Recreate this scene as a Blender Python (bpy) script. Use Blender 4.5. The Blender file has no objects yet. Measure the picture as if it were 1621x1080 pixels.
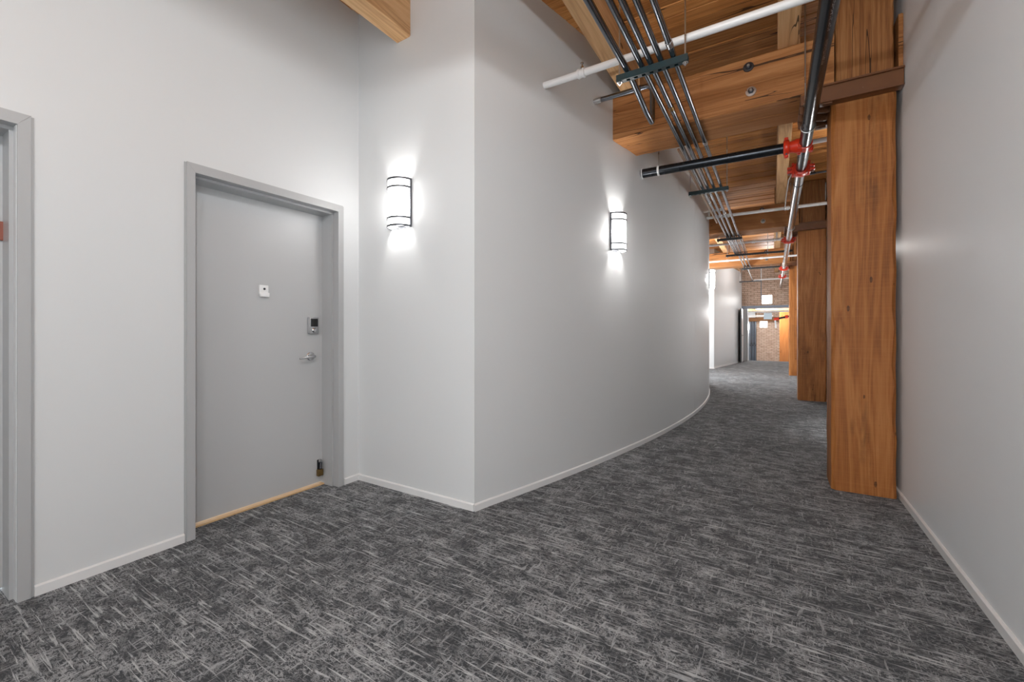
import bpy, bmesh, math, random
from mathutils import Vector, Matrix
random.seed(7)
S = bpy.context.scene
PI = math.pi

# ------------------------------------------------------------------ camera, world, exposure
YAW = math.atan((1224 - 810.5) / 675.0)
cam_d = bpy.data.cameras.new('camera')
cam_d.sensor_fit = 'HORIZONTAL'
cam_d.sensor_width = 36.0
cam_d.lens = 36.0 * 675.0 / 1621.0
cam_d.shift_x = 0.0
cam_d.shift_y = -17.0 / 1621.0
cam_d.clip_start = 0.02
cam = bpy.data.objects.new('camera', cam_d)
S.collection.objects.link(cam)
cam.location = (0, 0, 1.16)
cam.rotation_euler = (PI / 2, 0, YAW)
S.camera = cam

w = bpy.data.worlds.new('soft_daylight')
S.world = w
w.use_nodes = True
bg = w.node_tree.nodes['Background']
bg.inputs[0].default_value = (0.94, 0.98, 1.0, 1)
bg.inputs[1].default_value = 3.0

S.view_settings.view_transform = 'Standard'
S.view_settings.look = 'None'
S.view_settings.gamma = 1.0
S.view_settings.use_curve_mapping = False
S.view_settings.exposure = 0.76

SHADE_EMIT = 3.4      # radiance of the lit sconce glass
SCONCE_W = 6.5         # bulb inside each sconce
EXIT_EMIT = 9.0


# unseen point lamp added just above the camera to light the walls
_ld = bpy.data.lights.new('added_lamp', 'POINT')
_ld.energy = 50.0
_ld.color = (0.95, 0.98, 1.0)
_ld.shadow_soft_size = 0.035
_lo = bpy.data.objects.new('added_lamp', _ld)
S.collection.objects.link(_lo)
_lo.location = (-0.35, 0.05, 2.82)
# more added lamps without fixtures: behind the camera, far recess, last bay, lower room
for _i, (_p, _e) in enumerate((((-0.1, -0.7, 1.25), 20.0), ((-1.85, 11.7, 1.9), 130.0), ((-0.1, 15.4, 3.2), 30.0), ((-0.4, 21.5, 2.0), 170.0))):
    _ld2 = _ld.copy()
    _ld2.energy = _e
    _ld2.shadow_soft_size = 0.2
    _lo2 = bpy.data.objects.new('added_lamp', _ld2)
    S.collection.objects.link(_lo2)
    _lo2.location = _p


# ------------------------------------------------------------------ material helpers
def srgb(r, g, b):
    def c(v):
        v /= 255.0
        return v / 12.92 if v <= 0.04045 else ((v + 0.055) / 1.055) ** 2.4
    return (c(r), c(g), c(b), 1)


class NT:
    def __init__(self, name):
        self.m = bpy.data.materials.new(name)
        self.m.use_nodes = True
        self.t = self.m.node_tree
        self.b = self.t.nodes['Principled BSDF']

    def n(self, typ, **kw):
        nd = self.t.nodes.new(typ)
        for k, v in kw.items():
            if hasattr(nd, k) and k not in nd.inputs:
                setattr(nd, k, v)
            else:
                nd.inputs[k].default_value = v
        return nd

    def l(self, a, ao, b, bi):
        self.t.links.new(a.outputs[ao], b.inputs[bi])

    def math(self, op, a, b=None, clamp=False):
        nd = self.t.nodes.new('ShaderNodeMath')
        nd.operation = op
        nd.use_clamp = clamp
        for i, v in enumerate((a, b)):
            if v is None:
                continue
            if isinstance(v, (int, float)):
                nd.inputs[i].default_value = v
            else:
                self.t.links.new(v, nd.inputs[i])
        return nd.outputs[0]

    def mix(self, fac, a, b, mode='MIX'):
        nd = self.t.nodes.new('ShaderNodeMix')
        nd.data_type = 'RGBA'
        nd.blend_type = mode
        for s, v in (('Factor', fac), ('A', a), ('B', b)):
            i = {'Factor': 0, 'A': 6, 'B': 7}[s]
            if isinstance(v, (int, float, tuple)):
                nd.inputs[i].default_value = v
            else:
                self.t.links.new(v, nd.inputs[i])
        return nd.outputs[2]

    def ramp(self, src, stops):
        nd = self.t.nodes.new('ShaderNodeValToRGB')
        el = nd.color_ramp.elements
        while len(el) < len(stops):
            el.new(0.5)
        for e, (p, c) in zip(el, stops):
            e.position = p
            e.color = c if isinstance(c, tuple) else (c, c, c, 1)
        self.t.links.new(src, nd.inputs[0])
        return nd.outputs[0]

    def noise(self, vec, scale, detail=4.0, rough=0.55, dist=0.0):
        nd = self.t.nodes.new('ShaderNodeTexNoise')
        nd.inputs['Scale'].default_value = scale
        nd.inputs['Detail'].default_value = detail
        nd.inputs['Roughness'].default_value = rough
        nd.inputs['Distortion'].default_value = dist
        if vec is not None:
            self.t.links.new(vec, nd.inputs['Vector'])
        return nd.outputs[0]

    def mapping(self, vec, scale=(1, 1, 1), loc=(0, 0, 0), rot=(0, 0, 0)):
        nd = self.t.nodes.new('ShaderNodeMapping')
        nd.inputs['Scale'].default_value = scale
        nd.inputs['Location'].default_value = loc
        nd.inputs['Rotation'].default_value = rot
        self.t.links.new(vec, nd.inputs['Vector'])
        return nd.outputs[0]

    def coords(self, kind='Object'):
        nd = self.t.nodes.new('ShaderNodeTexCoord')
        return nd.outputs[kind]

    def rand(self):
        return self.t.nodes.new('ShaderNodeObjectInfo').outputs['Random']

    def bump(self, h, strength=0.2, dist=0.01):
        nd = self.t.nodes.new('ShaderNodeBump')
        nd.inputs['Strength'].default_value = strength
        nd.inputs['Distance'].default_value = dist
        self.t.links.new(h, nd.inputs['Height'])
        self.t.links.new(nd.outputs[0], self.b.inputs['Normal'])

    def set(self, col=None, rough=0.5, metal=0.0, spec=None, emit=None, es=0):
        if col is not None:
            if isinstance(col, tuple):
                self.b.inputs['Base Color'].default_value = col
            else:
                self.t.links.new(col, self.b.inputs['Base Color'])
        if isinstance(rough, (int, float)):
            self.b.inputs['Roughness'].default_value = rough
        else:
            self.t.links.new(rough, self.b.inputs['Roughness'])
        self.b.inputs['Metallic'].default_value = metal
        if spec is not None:
            self.b.inputs['Specular IOR Level'].default_value = spec
        if emit is not None:
            self.b.inputs['Emission Color'].default_value = emit
            self.b.inputs['Emission Strength'].default_value = es
        return self.m


def paint(name, col, rough=0.42, orange_peel=0.03, spec=0.5):
    k = NT(name)
    v = k.coords('Object')
    n1 = k.noise(v, 260, 2)
    n2 = k.noise(v, 1.3, 3)
    c = k.mix(k.math('MULTIPLY', n2, 0.10), col, tuple(x * 0.93 for x in col[:3]) + (1,))
    k.bump(n1, orange_peel, 0.002)
    return k.set(c, rough, spec=spec)


def metal(name, col, rough=0.3, streak=0.1):
    k = NT(name)
    n = k.noise(k.coords('Object'), 9, 4)
    c = k.mix(n, col, tuple(x * 0.75 for x in col[:3]) + (1,))
    r = k.math('ADD', k.math('MULTIPLY', n, streak), rough - streak / 2)
    return k.set(c, r, metal=1.0)


def wood(name, axis, dark, mid, light, ring=9.0, crack=0.5, rough=0.6, knots=True, dirt=None, saw=0.0):
    """procedural softwood; grain runs along the object's local axis (0,1,2)"""
    k = NT(name)
    co = k.coords('Object')
    rn = k.rand()
    comb = k.n('ShaderNodeCombineXYZ')
    off = k.math('MULTIPLY', rn, 37.0)
    for i in range(3):
        k.t.links.new(k.math('MULTIPLY', off, (1.0, 0.61, 1.43)[i]), comb.inputs[i])
    add = k.n('ShaderNodeVectorMath', operation='ADD')
    k.t.links.new(co, add.inputs[0])
    k.t.links.new(comb.outputs[0], add.inputs[1])
    v = add.outputs[0]

    def sc(across, along):
        s = [across] * 3
        s[axis] = along
        return k.mapping(v, tuple(s))
    rings = k.noise(sc(ring, ring * 0.055), 1.0, 3, 0.5, 0.9)
    bands = k.math('FRACT', k.math('MULTIPLY', rings, 7.0))
    bands = k.math('ABSOLUTE', k.math('SUBTRACT', bands, 0.5))
    bands = k.math('MULTIPLY', bands, 2.0)
    fine = k.noise(sc(150, 3.5), 1.0, 3, 0.6)
    broad = k.noise(sc(4.0, 0.7), 1.0, 3)
    t = k.math('ADD', k.math('MULTIPLY', bands, 0.24), k.math('MULTIPLY', fine, 0.42))
    t = k.math('ADD', t, k.math('MULTIPLY', broad, 0.42))
    col = k.ramp(t, [(0.22, dark), (0.55, mid), (0.86, light)])
    col = k.mix(k.math('MULTIPLY', rn, 0.45), col, tuple(x * 0.72 for x in dark[:3]) + (1,), 'MIX') if dirt is None else col
    h = k.math('ADD', k.math('MULTIPLY', fine, 0.5), k.math('MULTIPLY', bands, 0.25))
    if crack:
        cn = k.noise(sc(11.0, 0.38), 1.0, 2, 0.4)
        cl = k.math('ABSOLUTE', k.math('SUBTRACT', cn, 0.5))
        cm = k.noise(sc(2.3, 0.55), 1.0, 1)
        wdt = k.math('MULTIPLY', k.math('SUBTRACT', cm, 0.53 - 0.12 * crack, True), 0.055)
        cr = k.math('LESS_THAN', cl, wdt)
        col = k.mix(k.math('MULTIPLY', cr, 0.85), col, (0.018, 0.008, 0.003, 1))
        h = k.math('SUBTRACT', h, k.math('MULTIPLY', cr, 1.2))
    if knots:
        vo = k.n('ShaderNodeTexVoronoi')
        vo.inputs['Scale'].default_value = 1.0
        k.t.links.new(sc(6.5, 2.6) if saw else sc(3.4, 1.5), vo.inputs['Vector'])
        kn = k.math('LESS_THAN', k.math('ADD', vo.outputs['Distance'], k.math('MULTIPLY', fine, 0.03)), 0.072)
        col = k.mix(k.math('MULTIPLY', kn, 0.75), col, (0.045, 0.018, 0.007, 1))
    if saw:
        nv = k.n('ShaderNodeTexVoronoi')
        nv.inputs['Scale'].default_value = 1.0
        k.t.links.new(sc(15.0, 6.0), nv.inputs['Vector'])
        nh = k.math('LESS_THAN', k.math('ADD', nv.outputs['Distance'], k.math('MULTIPLY', broad, 0.10)), 0.085)
        col = k.mix(k.math('MULTIPLY', nh, 0.8), col, (0.03, 0.013, 0.006, 1))
        stk = k.noise(sc(13.0, 1.1), 1.0, 3, 0.6)
        col = k.mix(k.ramp(stk, [(0.62, 0.0), (0.72, 0.5)]), col, tuple(x * 0.45 for x in dark[:3]) + (1,))
    if dirt:
        dn = k.noise(sc(5, 1.6), 1.0, 5, 0.7)
        col = k.mix(k.ramp(dn, [(0.56, 0.0), (0.70, dirt)]), col, (0.05, 0.022, 0.008, 1))
    if saw:
        s = [1.0] * 3
        s[axis] = 130.0
        sn = k.noise(k.mapping(v, tuple(s)), 1.0, 2)
        h = k.math('ADD', h, k.math('MULTIPLY', sn, saw))
        col = k.mix(k.math('MULTIPLY', k.math('SUBTRACT', sn, 0.45, True), 0.6), col, light)
    k.bump(h, 0.35, 0.004)
    return k.set(col, rough, spec=0.3)


# ------------------------------------------------------------------ materials
WALL = srgb(217, 219, 220)
M_wall = paint('wall_paint', WALL, 0.40)
M_wall_brightened = paint('wall_paint_brightened', srgb(230, 233, 235), 0.40)  # same wall paint, lightened in place of light missing on the right wall
M_base = paint('baseboard_paint', srgb(226, 226, 226), 0.35)
M_door = paint('door_grey_paint', srgb(190, 191, 192), 0.38)
def door_paint():
    k = NT('door_grey_scuffed')
    v = k.coords('Object')
    vo = k.n('ShaderNodeTexVoronoi')
    vo.inputs['Scale'].default_value = 1.0
    k.t.links.new(k.mapping(v, (1.0, 4.2, 3.4), (0.2, 0.35, 0.1)), vo.inputs['Vector'])
    fine = k.noise(v, 60, 2)
    sc = k.math('LESS_THAN', k.math('ADD', vo.outputs['Distance'], k.math('MULTIPLY', fine, 0.05)), 0.050)
    c = k.mix(k.math('MULTIPLY', sc, 0.75), srgb(190, 191, 192), srgb(96, 96, 97))
    k.bump(k.noise(v, 260, 2), 0.03, 0.002)
    return k.set(c, 0.36)


M_door = door_paint()
M_frame = paint('door_frame_paint', srgb(178, 179, 180), 0.36)
M_seam = paint('joint_shadow', srgb(150, 150, 150), 0.6)

W_post = wood('column_timber', 2, srgb(108, 62, 26), srgb(160, 98, 46), srgb(188, 128, 72), 7, 0, 0.55, True, 0.35, 0.3)
W_post_crack = wood('column_timber_cracked', 2, srgb(122, 74, 36), srgb(170, 108, 56), srgb(196, 138, 84), 7, 0.45, 0.55, True, 0.35, 0.2)
W_post_up = wood('post_timber_split', 2, srgb(112, 68, 36), srgb(160, 106, 60), srgb(192, 140, 88), 10, 0.9, 0.6, True)
W_gird = wood('girder_timber', 0, srgb(134, 84, 44), srgb(178, 120, 70), srgb(206, 152, 100), 6, 0.5, 0.6, True)
W_joist = wood('joist_timber', 1, srgb(176, 128, 86), srgb(216, 172, 124), srgb(236, 200, 154), 8, 0.2, 0.6, True)
W_deck = wood('deck_plank_timber', 0, srgb(140, 84, 38), srgb(206, 140, 76), srgb(232, 176, 108), 9, 0.75, 0.6, True)
W_sill = wood('sill_timber', 1, srgb(222, 178, 128), srgb(236, 200, 152), srgb(244, 214, 172), 10, 0, 0.5, False)
W_lip = wood('door_panel_timber', 2, srgb(140, 82, 36), srgb(178, 110, 54), srgb(200, 136, 76), 6, 0.2, 0.5, True)
W_dark = wood('old_dark_timber', 0, srgb(92, 58, 34), srgb(128, 86, 52), srgb(160, 114, 74), 9, 0.8, 0.7, True)


def rust_paint():
    k = NT('brown_cap_paint')
    v = k.coords('Object')
    n = k.noise(v, 6, 4)
    s = k.noise(v, 55, 3)
    c = k.mix(n, srgb(96, 58, 32), srgb(126, 80, 46))
    c = k.mix(k.math('GREATER_THAN', s, 0.74), c, srgb(205, 195, 180))
    k.bump(n, 0.1, 0.003)
    return k.set(c, 0.42)


M_cap = rust_paint()


def steel_pipe(name, base, rough, metalness, printed=False):
    k = NT(name)
    v = k.coords('Object')
    n = k.noise(k.mapping(v, (6, 2, 6)), 1.5, 5)
    c = k.mix(n, base, tuple(x * 0.55 for x in base[:3]) + (1,))
    r = k.math('ADD', k.math('MULTIPLY', n, 0.14), rough - 0.07)
    return k.set(c, r, metal=metalness)


M_blackpipe = steel_pipe('black_steel_pipe', (0.045, 0.05, 0.058, 1), 0.26, 0.75)
def printed_pipe():
    m = steel_pipe('black_steel_pipe_stencilled', (0.045, 0.05, 0.058, 1), 0.26, 0.75)
    k = NT.__new__(NT)
    k.m, k.t = m, m.node_tree
    k.b = k.t.nodes['Principled BSDF']
    old = k.b.inputs['Base Color'].links[0].from_socket
    v = k.coords('Object')
    sx = k.n('ShaderNodeSeparateXYZ')
    k.t.links.new(v, sx.inputs[0])
    a = k.math('LESS_THAN', k.math('ABSOLUTE', k.math('SUBTRACT', sx.outputs[0], 0.012)), 0.006)
    b = k.math('LESS_THAN', sx.outputs[2], 0.0)
    c = k.math('GREATER_THAN', k.noise(k.mapping(v, (260, 95, 1)), 1.0, 2), 0.56)
    d = k.math('GREATER_THAN', k.noise(k.mapping(v, (0, 3.1, 0)), 1.0, 1), 0.47)
    f = k.math('MULTIPLY', k.math('MULTIPLY', a, b), k.math('MULTIPLY', c, d))
    k.t.links.new(k.mix(k.math('MULTIPLY', f, 0.8), old, (0.55, 0.57, 0.6, 1)), k.b.inputs['Base Color'])
    return m


M_blackpipe_print = printed_pipe()
M_greypipe = steel_pipe('bright_steel_pipe', (0.46, 0.47, 0.49, 1), 0.22, 1.0)
M_conduit = steel_pipe('conduit_steel', (0.25, 0.27, 0.30, 1), 0.20, 1.0)
M_tan = steel_pipe('tan_pipe', srgb(176, 140, 112), 0.4, 0.3)
M_strut = paint('green_strut_paint', srgb(30, 52, 56), 0.35)
M_zinc = metal('zinc_steel', (0.62, 0.63, 0.64, 1), 0.28)
M_dkmetal = metal('dark_steel', (0.10, 0.10, 0.11, 1), 0.35)
M_brass = metal('aged_brass', srgb(150, 122, 78), 0.38)
M_chrome = metal('satin_nickel', (0.66, 0.66, 0.67, 1), 0.22)
M_whitepipe = paint('white_pipe_paint', srgb(238, 238, 238), 0.33)
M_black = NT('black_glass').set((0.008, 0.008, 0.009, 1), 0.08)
M_plast = paint('white_plastic', srgb(240, 240, 240), 0.3)
M_void = NT('dark_gap').set((0.012, 0.012, 0.013, 1), 0.9)
M_blackpaint = paint('dark_door_paint', srgb(44, 44, 46), 0.45)
M_bandmetal = metal('brushed_nickel_band', (0.13, 0.135, 0.15, 1), 0.4)
M_bluegrey = paint('blue_grey_steel_paint', srgb(140, 150, 165), 0.5)
M_rtag = paint('copper_brown_plaque', srgb(150, 84, 66), 0.5)
M_orange = paint('red_orange_coupling_paint', srgb(226, 58, 30), 0.3)
def glow_glass():
    """thin opal glass: lets half of the bulb's light straight through and glows evenly itself"""
    k = NT('sconce_glass_lit')
    k.set(srgb(250, 250, 250), 0.35, emit=(1.0, 0.985, 0.96, 1), es=SHADE_EMIT)
    tr = k.n('ShaderNodeBsdfTransparent')
    mx = k.n('ShaderNodeMixShader')
    mx.inputs[0].default_value = 0.65
    k.l(tr, 0, mx, 1)
    k.l(k.b, 0, mx, 2)
    k.t.links.new(mx.outputs[0], k.t.nodes['Material Output'].inputs['Surface'])
    return k.m


M_glow = glow_glass()
M_exit = NT('exit_panel_lit').set(srgb(250, 250, 250), 0.4, emit=(1.0, 0.98, 0.95, 1), es=EXIT_EMIT)
M_bulb = NT('bulb_lit').set(srgb(250, 250, 250), 0.4, emit=(1.0, 0.97, 0.92, 1), es=30.0)
M_sign = paint('pale_sign', srgb(205, 222, 232), 0.4)


def carpet():
    k = NT('carpet_charcoal_fleck')
    v = k.coords('Object')
    big = k.noise(v, 1.7, 3, 0.6)
    patch = k.noise(k.mapping(v, (8.0, 11.0, 1)), 1.0, 5, 0.7)
    th = k.math('ADD', k.math('MULTIPLY', big, 0.25), k.math('MULTIPLY', patch, 0.75))
    mask = k.ramp(th, [(0.42, 0.18), (0.60, 1.0)])
    # long pale threads across the corridor, fewer along it
    t1 = k.noise(k.mapping(v, (4.6, 74.0, 1)), 1.0, 4, 0.66, 0.9)
    t2 = k.noise(k.mapping(v, (52.0, 9.0, 1), (3, 9, 0)), 1.0, 4, 0.66, 1.2)
    m1 = k.ramp(t1, [(0.565, 0.0), (0.615, 1.0)])
    m2 = k.ramp(t2, [(0.585, 0.0), (0.64, 0.7)])
    # short crinkled flecks
    wn = k.noise(k.mapping(v, (25.0, 44.0, 1)), 1.0, 4, 0.7, 0.7)
    wl = k.math('ABSOLUTE', k.math('SUBTRACT', wn, 0.5))
    worm = k.ramp(wl, [(0.012, 1.0), (0.05, 0.0)])
    sp = k.noise(k.mapping(v, (70.0, 125.0, 1)), 1.0, 3, 0.7, 0.3)
    spm = k.ramp(k.math('ADD', sp, k.math('MULTIPLY', k.math('SUBTRACT', th, 0.5), 0.5)), [(0.52, 0.0), (0.64, 1.0)])
    fib = k.noise(v, 480, 2)
    a = k.math('MAXIMUM', k.math('MULTIPLY', m1, 0.95), m2)
    a = k.math('MULTIPLY', a, k.ramp(th, [(0.36, 0.45), (0.52, 1.0)]))
    a2 = k.math('MULTIPLY', k.math('MAXIMUM', k.math('MULTIPLY', worm, 0.8), k.math('MULTIPLY', spm, 0.6)), mask)
    a = k.math('MAXIMUM', a, a2)
    base = k.mix(fib, srgb(42, 44, 47), srgb(70, 73, 77))
    lite = k.mix(fib, srgb(150, 152, 154), srgb(206, 208, 210))
    c = k.mix(a, base, lite)
    hh = k.math('ADD', k.math('MULTIPLY', fib, 0.6), k.math('MULTIPLY', a, 0.4))
    k.bump(hh, 0.5, 0.004)
    k.b.inputs['Sheen Weight'].default_value = 0.1
    return k.set(c, 0.95, spec=0.1)


M_carpet = carpet()


def brickmat():
    k = NT('brick_clay')
    v = k.coords('Object')
    n = k.noise(k.mapping(v, (3.0, 3.0, 13.0)), 1.0, 3)
    n2 = k.noise(v, 40, 4)
    c = k.ramp(n, [(0.3, srgb(188, 156, 134)), (0.5, srgb(222, 194, 174)), (0.7, srgb(238, 216, 198))])
    c = k.mix(k.math('MULTIPLY', n2, 0.4), c, srgb(170, 136, 114))
    k.bump(n2, 0.4, 0.006)
    return k.set(c, 0.9)


M_brick = brickmat()
M_mortar = paint('mortar', srgb(150, 126, 106), 0.9, 0.1)


# ------------------------------------------------------------------ mesh helpers
class B:
    def __init__(self):
        self.bm = bmesh.new()

    def box(self, x0, x1, y0, y1, z0, z1, bev=0.0, seg=1):
        vs = [self.bm.verts.new((x, y, z)) for x in (x0, x1) for y in (y0, y1) for z in (z0, z1)]
        f = [(0, 1, 3, 2), (4, 6, 7, 5), (0, 4, 5, 1), (2, 3, 7, 6), (0, 2, 6, 4), (1, 5, 7, 3)]
        fs = [self.bm.faces.new([vs[i] for i in q]) for q in f]
        if bev:
            es = list({e for q in fs for e in q.edges})
            bmesh.ops.bevel(self.bm, geom=es, offset=bev, segments=seg, affect='EDGES', profile=0.5)
        return self

    def prism(self, pts, z0, z1):
        a = [self.bm.verts.new((x, y, z0)) for x, y in pts]
        b = [self.bm.verts.new((x, y, z1)) for x, y in pts]
        n = len(pts)
        self.bm.faces.new(list(reversed(a)))
        self.bm.faces.new(b)
        for i in range(n):
            j = (i + 1) % n
            self.bm.faces.new((a[i], a[j], b[j], b[i]))
        return self

    def strip_prism(self, A, Bp, z0, z1):
        """wall following polyline A (front) and Bp (back), quads only"""
        n = len(A)
        rows = [[self.bm.verts.new((p[0], p[1], z)) for p in q] for q in (A, Bp) for z in (z0, z1)]
        a0, a1, b0, b1 = rows
        for i in range(n - 1):
            self.bm.faces.new((a0[i], a0[i + 1], a1[i + 1], a1[i]))
            self.bm.faces.new((b0[i + 1], b0[i], b1[i], b1[i + 1]))
            self.bm.faces.new((a1[i], a1[i + 1], b1[i + 1], b1[i]))
            self.bm.faces.new((a0[i + 1], a0[i], b0[i], b0[i + 1]))
        self.bm.faces.new((a0[0], a1[0], b1[0], b0[0]))
        self.bm.faces.new((a0[-1], b0[-1], b1[-1], a1[-1]))
        return self

    def tube(self, pts, r, seg=14, caps=True, hollow=0.0):
        pts = [Vector(p) for p in pts]
        n = len(pts)
        rs = r if isinstance(r, (list, tuple)) else [r] * n
        rings = []
        nrm = None
        for i, p in enumerate(pts):
            if i == 0:
                t = pts[1] - pts[0]
            elif i == n - 1:
                t = pts[-1] - pts[-2]
            else:
                t = (pts[i + 1] - p).normalized() + (p - pts[i - 1]).normalized()
            t.normalize()
            if nrm is None:
                up = Vector((0, 0, 1)) if abs(t.z) < 0.9 else Vector((1, 0, 0))
                nrm = t.cross(up).normalized()
            else:
                nrm = (nrm - t * nrm.dot(t)).normalized()
            bn = t.cross(nrm)
            rings.append([self.bm.verts.new(p + (nrm * math.cos(2 * PI * k / seg) + bn * math.sin(2 * PI * k / seg)) * rs[i]) for k in range(seg)])
        for a, b in zip(rings, rings[1:]):
            for k in range(seg):
                j = (k + 1) % seg
                self.bm.faces.new((a[k], a[j], b[j], b[k]))
        if caps:
            self.bm.faces.new(list(reversed(rings[0])))
            self.bm.faces.new(rings[-1])
        return self

    def torus(self, c, axis, R, r, seg=28, sub=8, a0=0.0, a1=2 * PI):
        c = Vector(c)
        ax = Vector(axis).normalized()
        up = Vector((0, 0, 1)) if abs(ax.z) < 0.9 else Vector((1, 0, 0))
        u = ax.cross(up).normalized()
        v = ax.cross(u)
        full = abs(a1 - a0 - 2 * PI) < 1e-6
        N = seg if full else seg + 1
        rings = []
        for i in range(N):
            t = a0 + (a1 - a0) * i / seg
            d = u * math.cos(t) + v * math.sin(t)
            rings.append([self.bm.verts.new(c + d * (R + r * math.cos(2 * PI * k / sub)) + ax * r * math.sin(2 * PI * k / sub)) for k in range(sub)])
        M = N if full else N - 1
        for i in range(M):
            a, b = rings[i], rings[(i + 1) % N]
            for k in range(sub):
                j = (k + 1) % sub
                self.bm.faces.new((a[k], b[k], b[j], a[j]))
        return self

    def rev(self, c, axis, prof, seg=24):
        """solid of revolution: prof = [(t along axis, radius)]"""
        ax = Vector(axis).normalized()
        return self.tube_profile(Vector(c), ax, prof, seg)

    def tube_profile(self, c, ax, prof, seg):
        up = Vector((0, 0, 1)) if abs(ax.z) < 0.9 else Vector((1, 0, 0))
        u = ax.cross(up).normalized()
        v = ax.cross(u)
        rings = []
        for t, r in prof:
            rings.append([self.bm.verts.new(c + ax * t + (u * math.cos(2 * PI * k / seg) + v * math.sin(2 * PI * k / seg)) * max(r, 1e-4)) for k in range(seg)])
        for a, b in zip(rings, rings[1:]):
            for k in range(seg):
                j = (k + 1) % seg
                self.bm.faces.new((a[k], a[j], b[j], b[k]))
        self.bm.faces.new(list(reversed(rings[0])))
        self.bm.faces.new(rings[-1])
        return self

    def xform(self, M):
        bmesh.ops.transform(self.bm, matrix=M, verts=self.bm.verts)
        return self

    def jitter(self, amt, cuts=0):
        if cuts:
            bmesh.ops.subdivide_edges(self.bm, edges=self.bm.edges, cuts=cuts, use_grid_fill=True)
        for v in self.bm.verts:
            v.co += Vector((random.uniform(-amt, amt) for _ in range(3)))
        return self

    def mesh(self, name, mat, origin=(0, 0, 0), smooth=30):
        bmesh.ops.recalc_face_normals(self.bm, faces=self.bm.faces)
        if any(origin):
            bmesh.ops.translate(self.bm, verts=self.bm.verts, vec=[-c for c in origin])
        me = bpy.data.meshes.new(name)
        self.bm.to_mesh(me)
        self.bm.free()
        me.materials.append(mat)
        if smooth:
            for p in me.polygons:
                p.use_smooth = True
            me.set_sharp_from_angle(angle=math.radians(smooth))
        return me


ORIG = {}


def link(name, me, parent=None, loc=(0, 0, 0)):
    o = bpy.data.objects.new(name, me)
    S.collection.objects.link(o)
    if parent is not None:
        o.parent = parent
    o.location = loc
    return o


def tag(o, label=None, cat=None, group=None, kind=None):
    for k, v in (('label', label), ('category', cat), ('group', group), ('kind', kind)):
        if v:
            o[k] = v
    return o


def thing(name, label, cat, loc, group=None, kind=None, rotz=0):
    o = link(name, None, None, loc)
    o.rotation_euler = (0, 0, rotz)
    o.empty_display_size = 0.1
    ORIG[o.name] = tuple(loc)
    return tag(o, label, cat, group, kind)


def part(name, b, mat, parent, smooth=30):
    """geometry given in world coordinates; becomes a child of parent (which has no rotation)"""
    og = ORIG[parent.name]
    o = link(name, b.mesh(name, mat, og, smooth), parent)
    ORIG[o.name] = og
    return o


def lpart(name, b, mat, parent, smooth=30):
    """geometry in the parent's local coordinates"""
    o = link(name, b.mesh(name, mat, (0, 0, 0), smooth), parent)
    return o


def solo(name, b, mat, label, cat, origin=(0, 0, 0), group=None, kind=None, smooth=30):
    o = link(name, b.mesh(name, mat, origin, smooth), None, origin)
    ORIG[o.name] = tuple(origin)
    return tag(o, label, cat, group, kind)


def arc(p0, pc, p1, r, n=6):
    """fillet of radius r between p0->pc->p1 (right angles)"""
    p0, pc, p1 = Vector(p0), Vector(pc), Vector(p1)
    d0 = (p0 - pc).normalized()
    d1 = (p1 - pc).normalized()
    c = pc + d0 * r + d1 * r
    out = []
    for i in range(n + 1):
        t = PI / 2 * i / n
        out.append(c - d1 * r * math.cos(t) - d0 * r * math.sin(t))
    return out


# ================================================================== SETTING
DECK = 3.615
ZT = 3.70


def curve_x(y):
    return -6.73952535e-04 * y ** 3 - 2.05299295e-02 * y ** 2 + 3.86859573e-01 * y - 2.385


YE = 10.2
ys = [2.206 + (YE - 2.206) * i / 64 for i in range(65)]
A = [(curve_x(y), y) for y in ys]
A[0] = (-1.634, 2.206)

# floor
solo('floor', B().box(-2.98, 0.86, -4.6, 18.75, -0.12, 0.0), M_carpet,
     'charcoal carpet with pale woven flecks running down the corridor', 'floor', kind='structure', smooth=0)
solo('floor', B().box(-1.9, 0.86, 18.75, 26.2, -0.72, -0.60), M_carpet,
     'lower carpeted floor beyond the far brick opening', 'floor', kind='structure', smooth=0)

# left wall with two door openings (front face x = -2.75)
WL = B()
for y0, y1, z0, z1 in ((-1.72, -0.52, 0, ZT), (0.445, 1.10, 0, ZT), (2.025, 2.30, 0, ZT), (-0.52, 0.445, 2.045, ZT), (1.10, 2.025, 2.045, ZT)):
    WL.box(-2.95, -2.75, y0, y1, z0, z1)
solo('wall_left', WL, M_wall, 'pale grey plaster wall holding the grey door', 'wall', kind='structure', smooth=0)

# recess wall with the near sconce (front face y = 2.206), joined to the curved wall
solo('wall_recess', B().box(-2.95, -1.634, 2.206, 2.34, 0, ZT), M_wall,
     'short pale wall at right angles to the door wall, carrying the near sconce', 'wall', kind='structure', smooth=0)

# curved wall in two sheets with a fine vertical joint
js = 6.36
A1 = [p for p in A if p[1] < js - 0.004] + [(curve_x(js - 0.003), js - 0.003), (curve_x(js) - 0.004, js - 0.0005)]
A2 = [(curve_x(js) - 0.004, js + 0.0005), (curve_x(js + 0.003), js + 0.003)] + [p for p in A if p[1] > js + 0.004]
AA = A1 + A2
BK = []
for i, (x, y) in enumerate(AA):
    BK.append((x - 0.14, max(y, 2.34)))
curved = solo('wall_curved', B().strip_prism(AA, BK, 0, ZT), M_wall,
              'long grey wall curving away to the right of the corner', 'wall', kind='structure', smooth=20)
solo('wall_recess_far_side', B().box(-2.95, A[-1][0], YE, YE + 0.13, 0, ZT), M_wall,
     'hidden return wall behind the end of the curved wall', 'wall', kind='structure', smooth=0)

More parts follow.
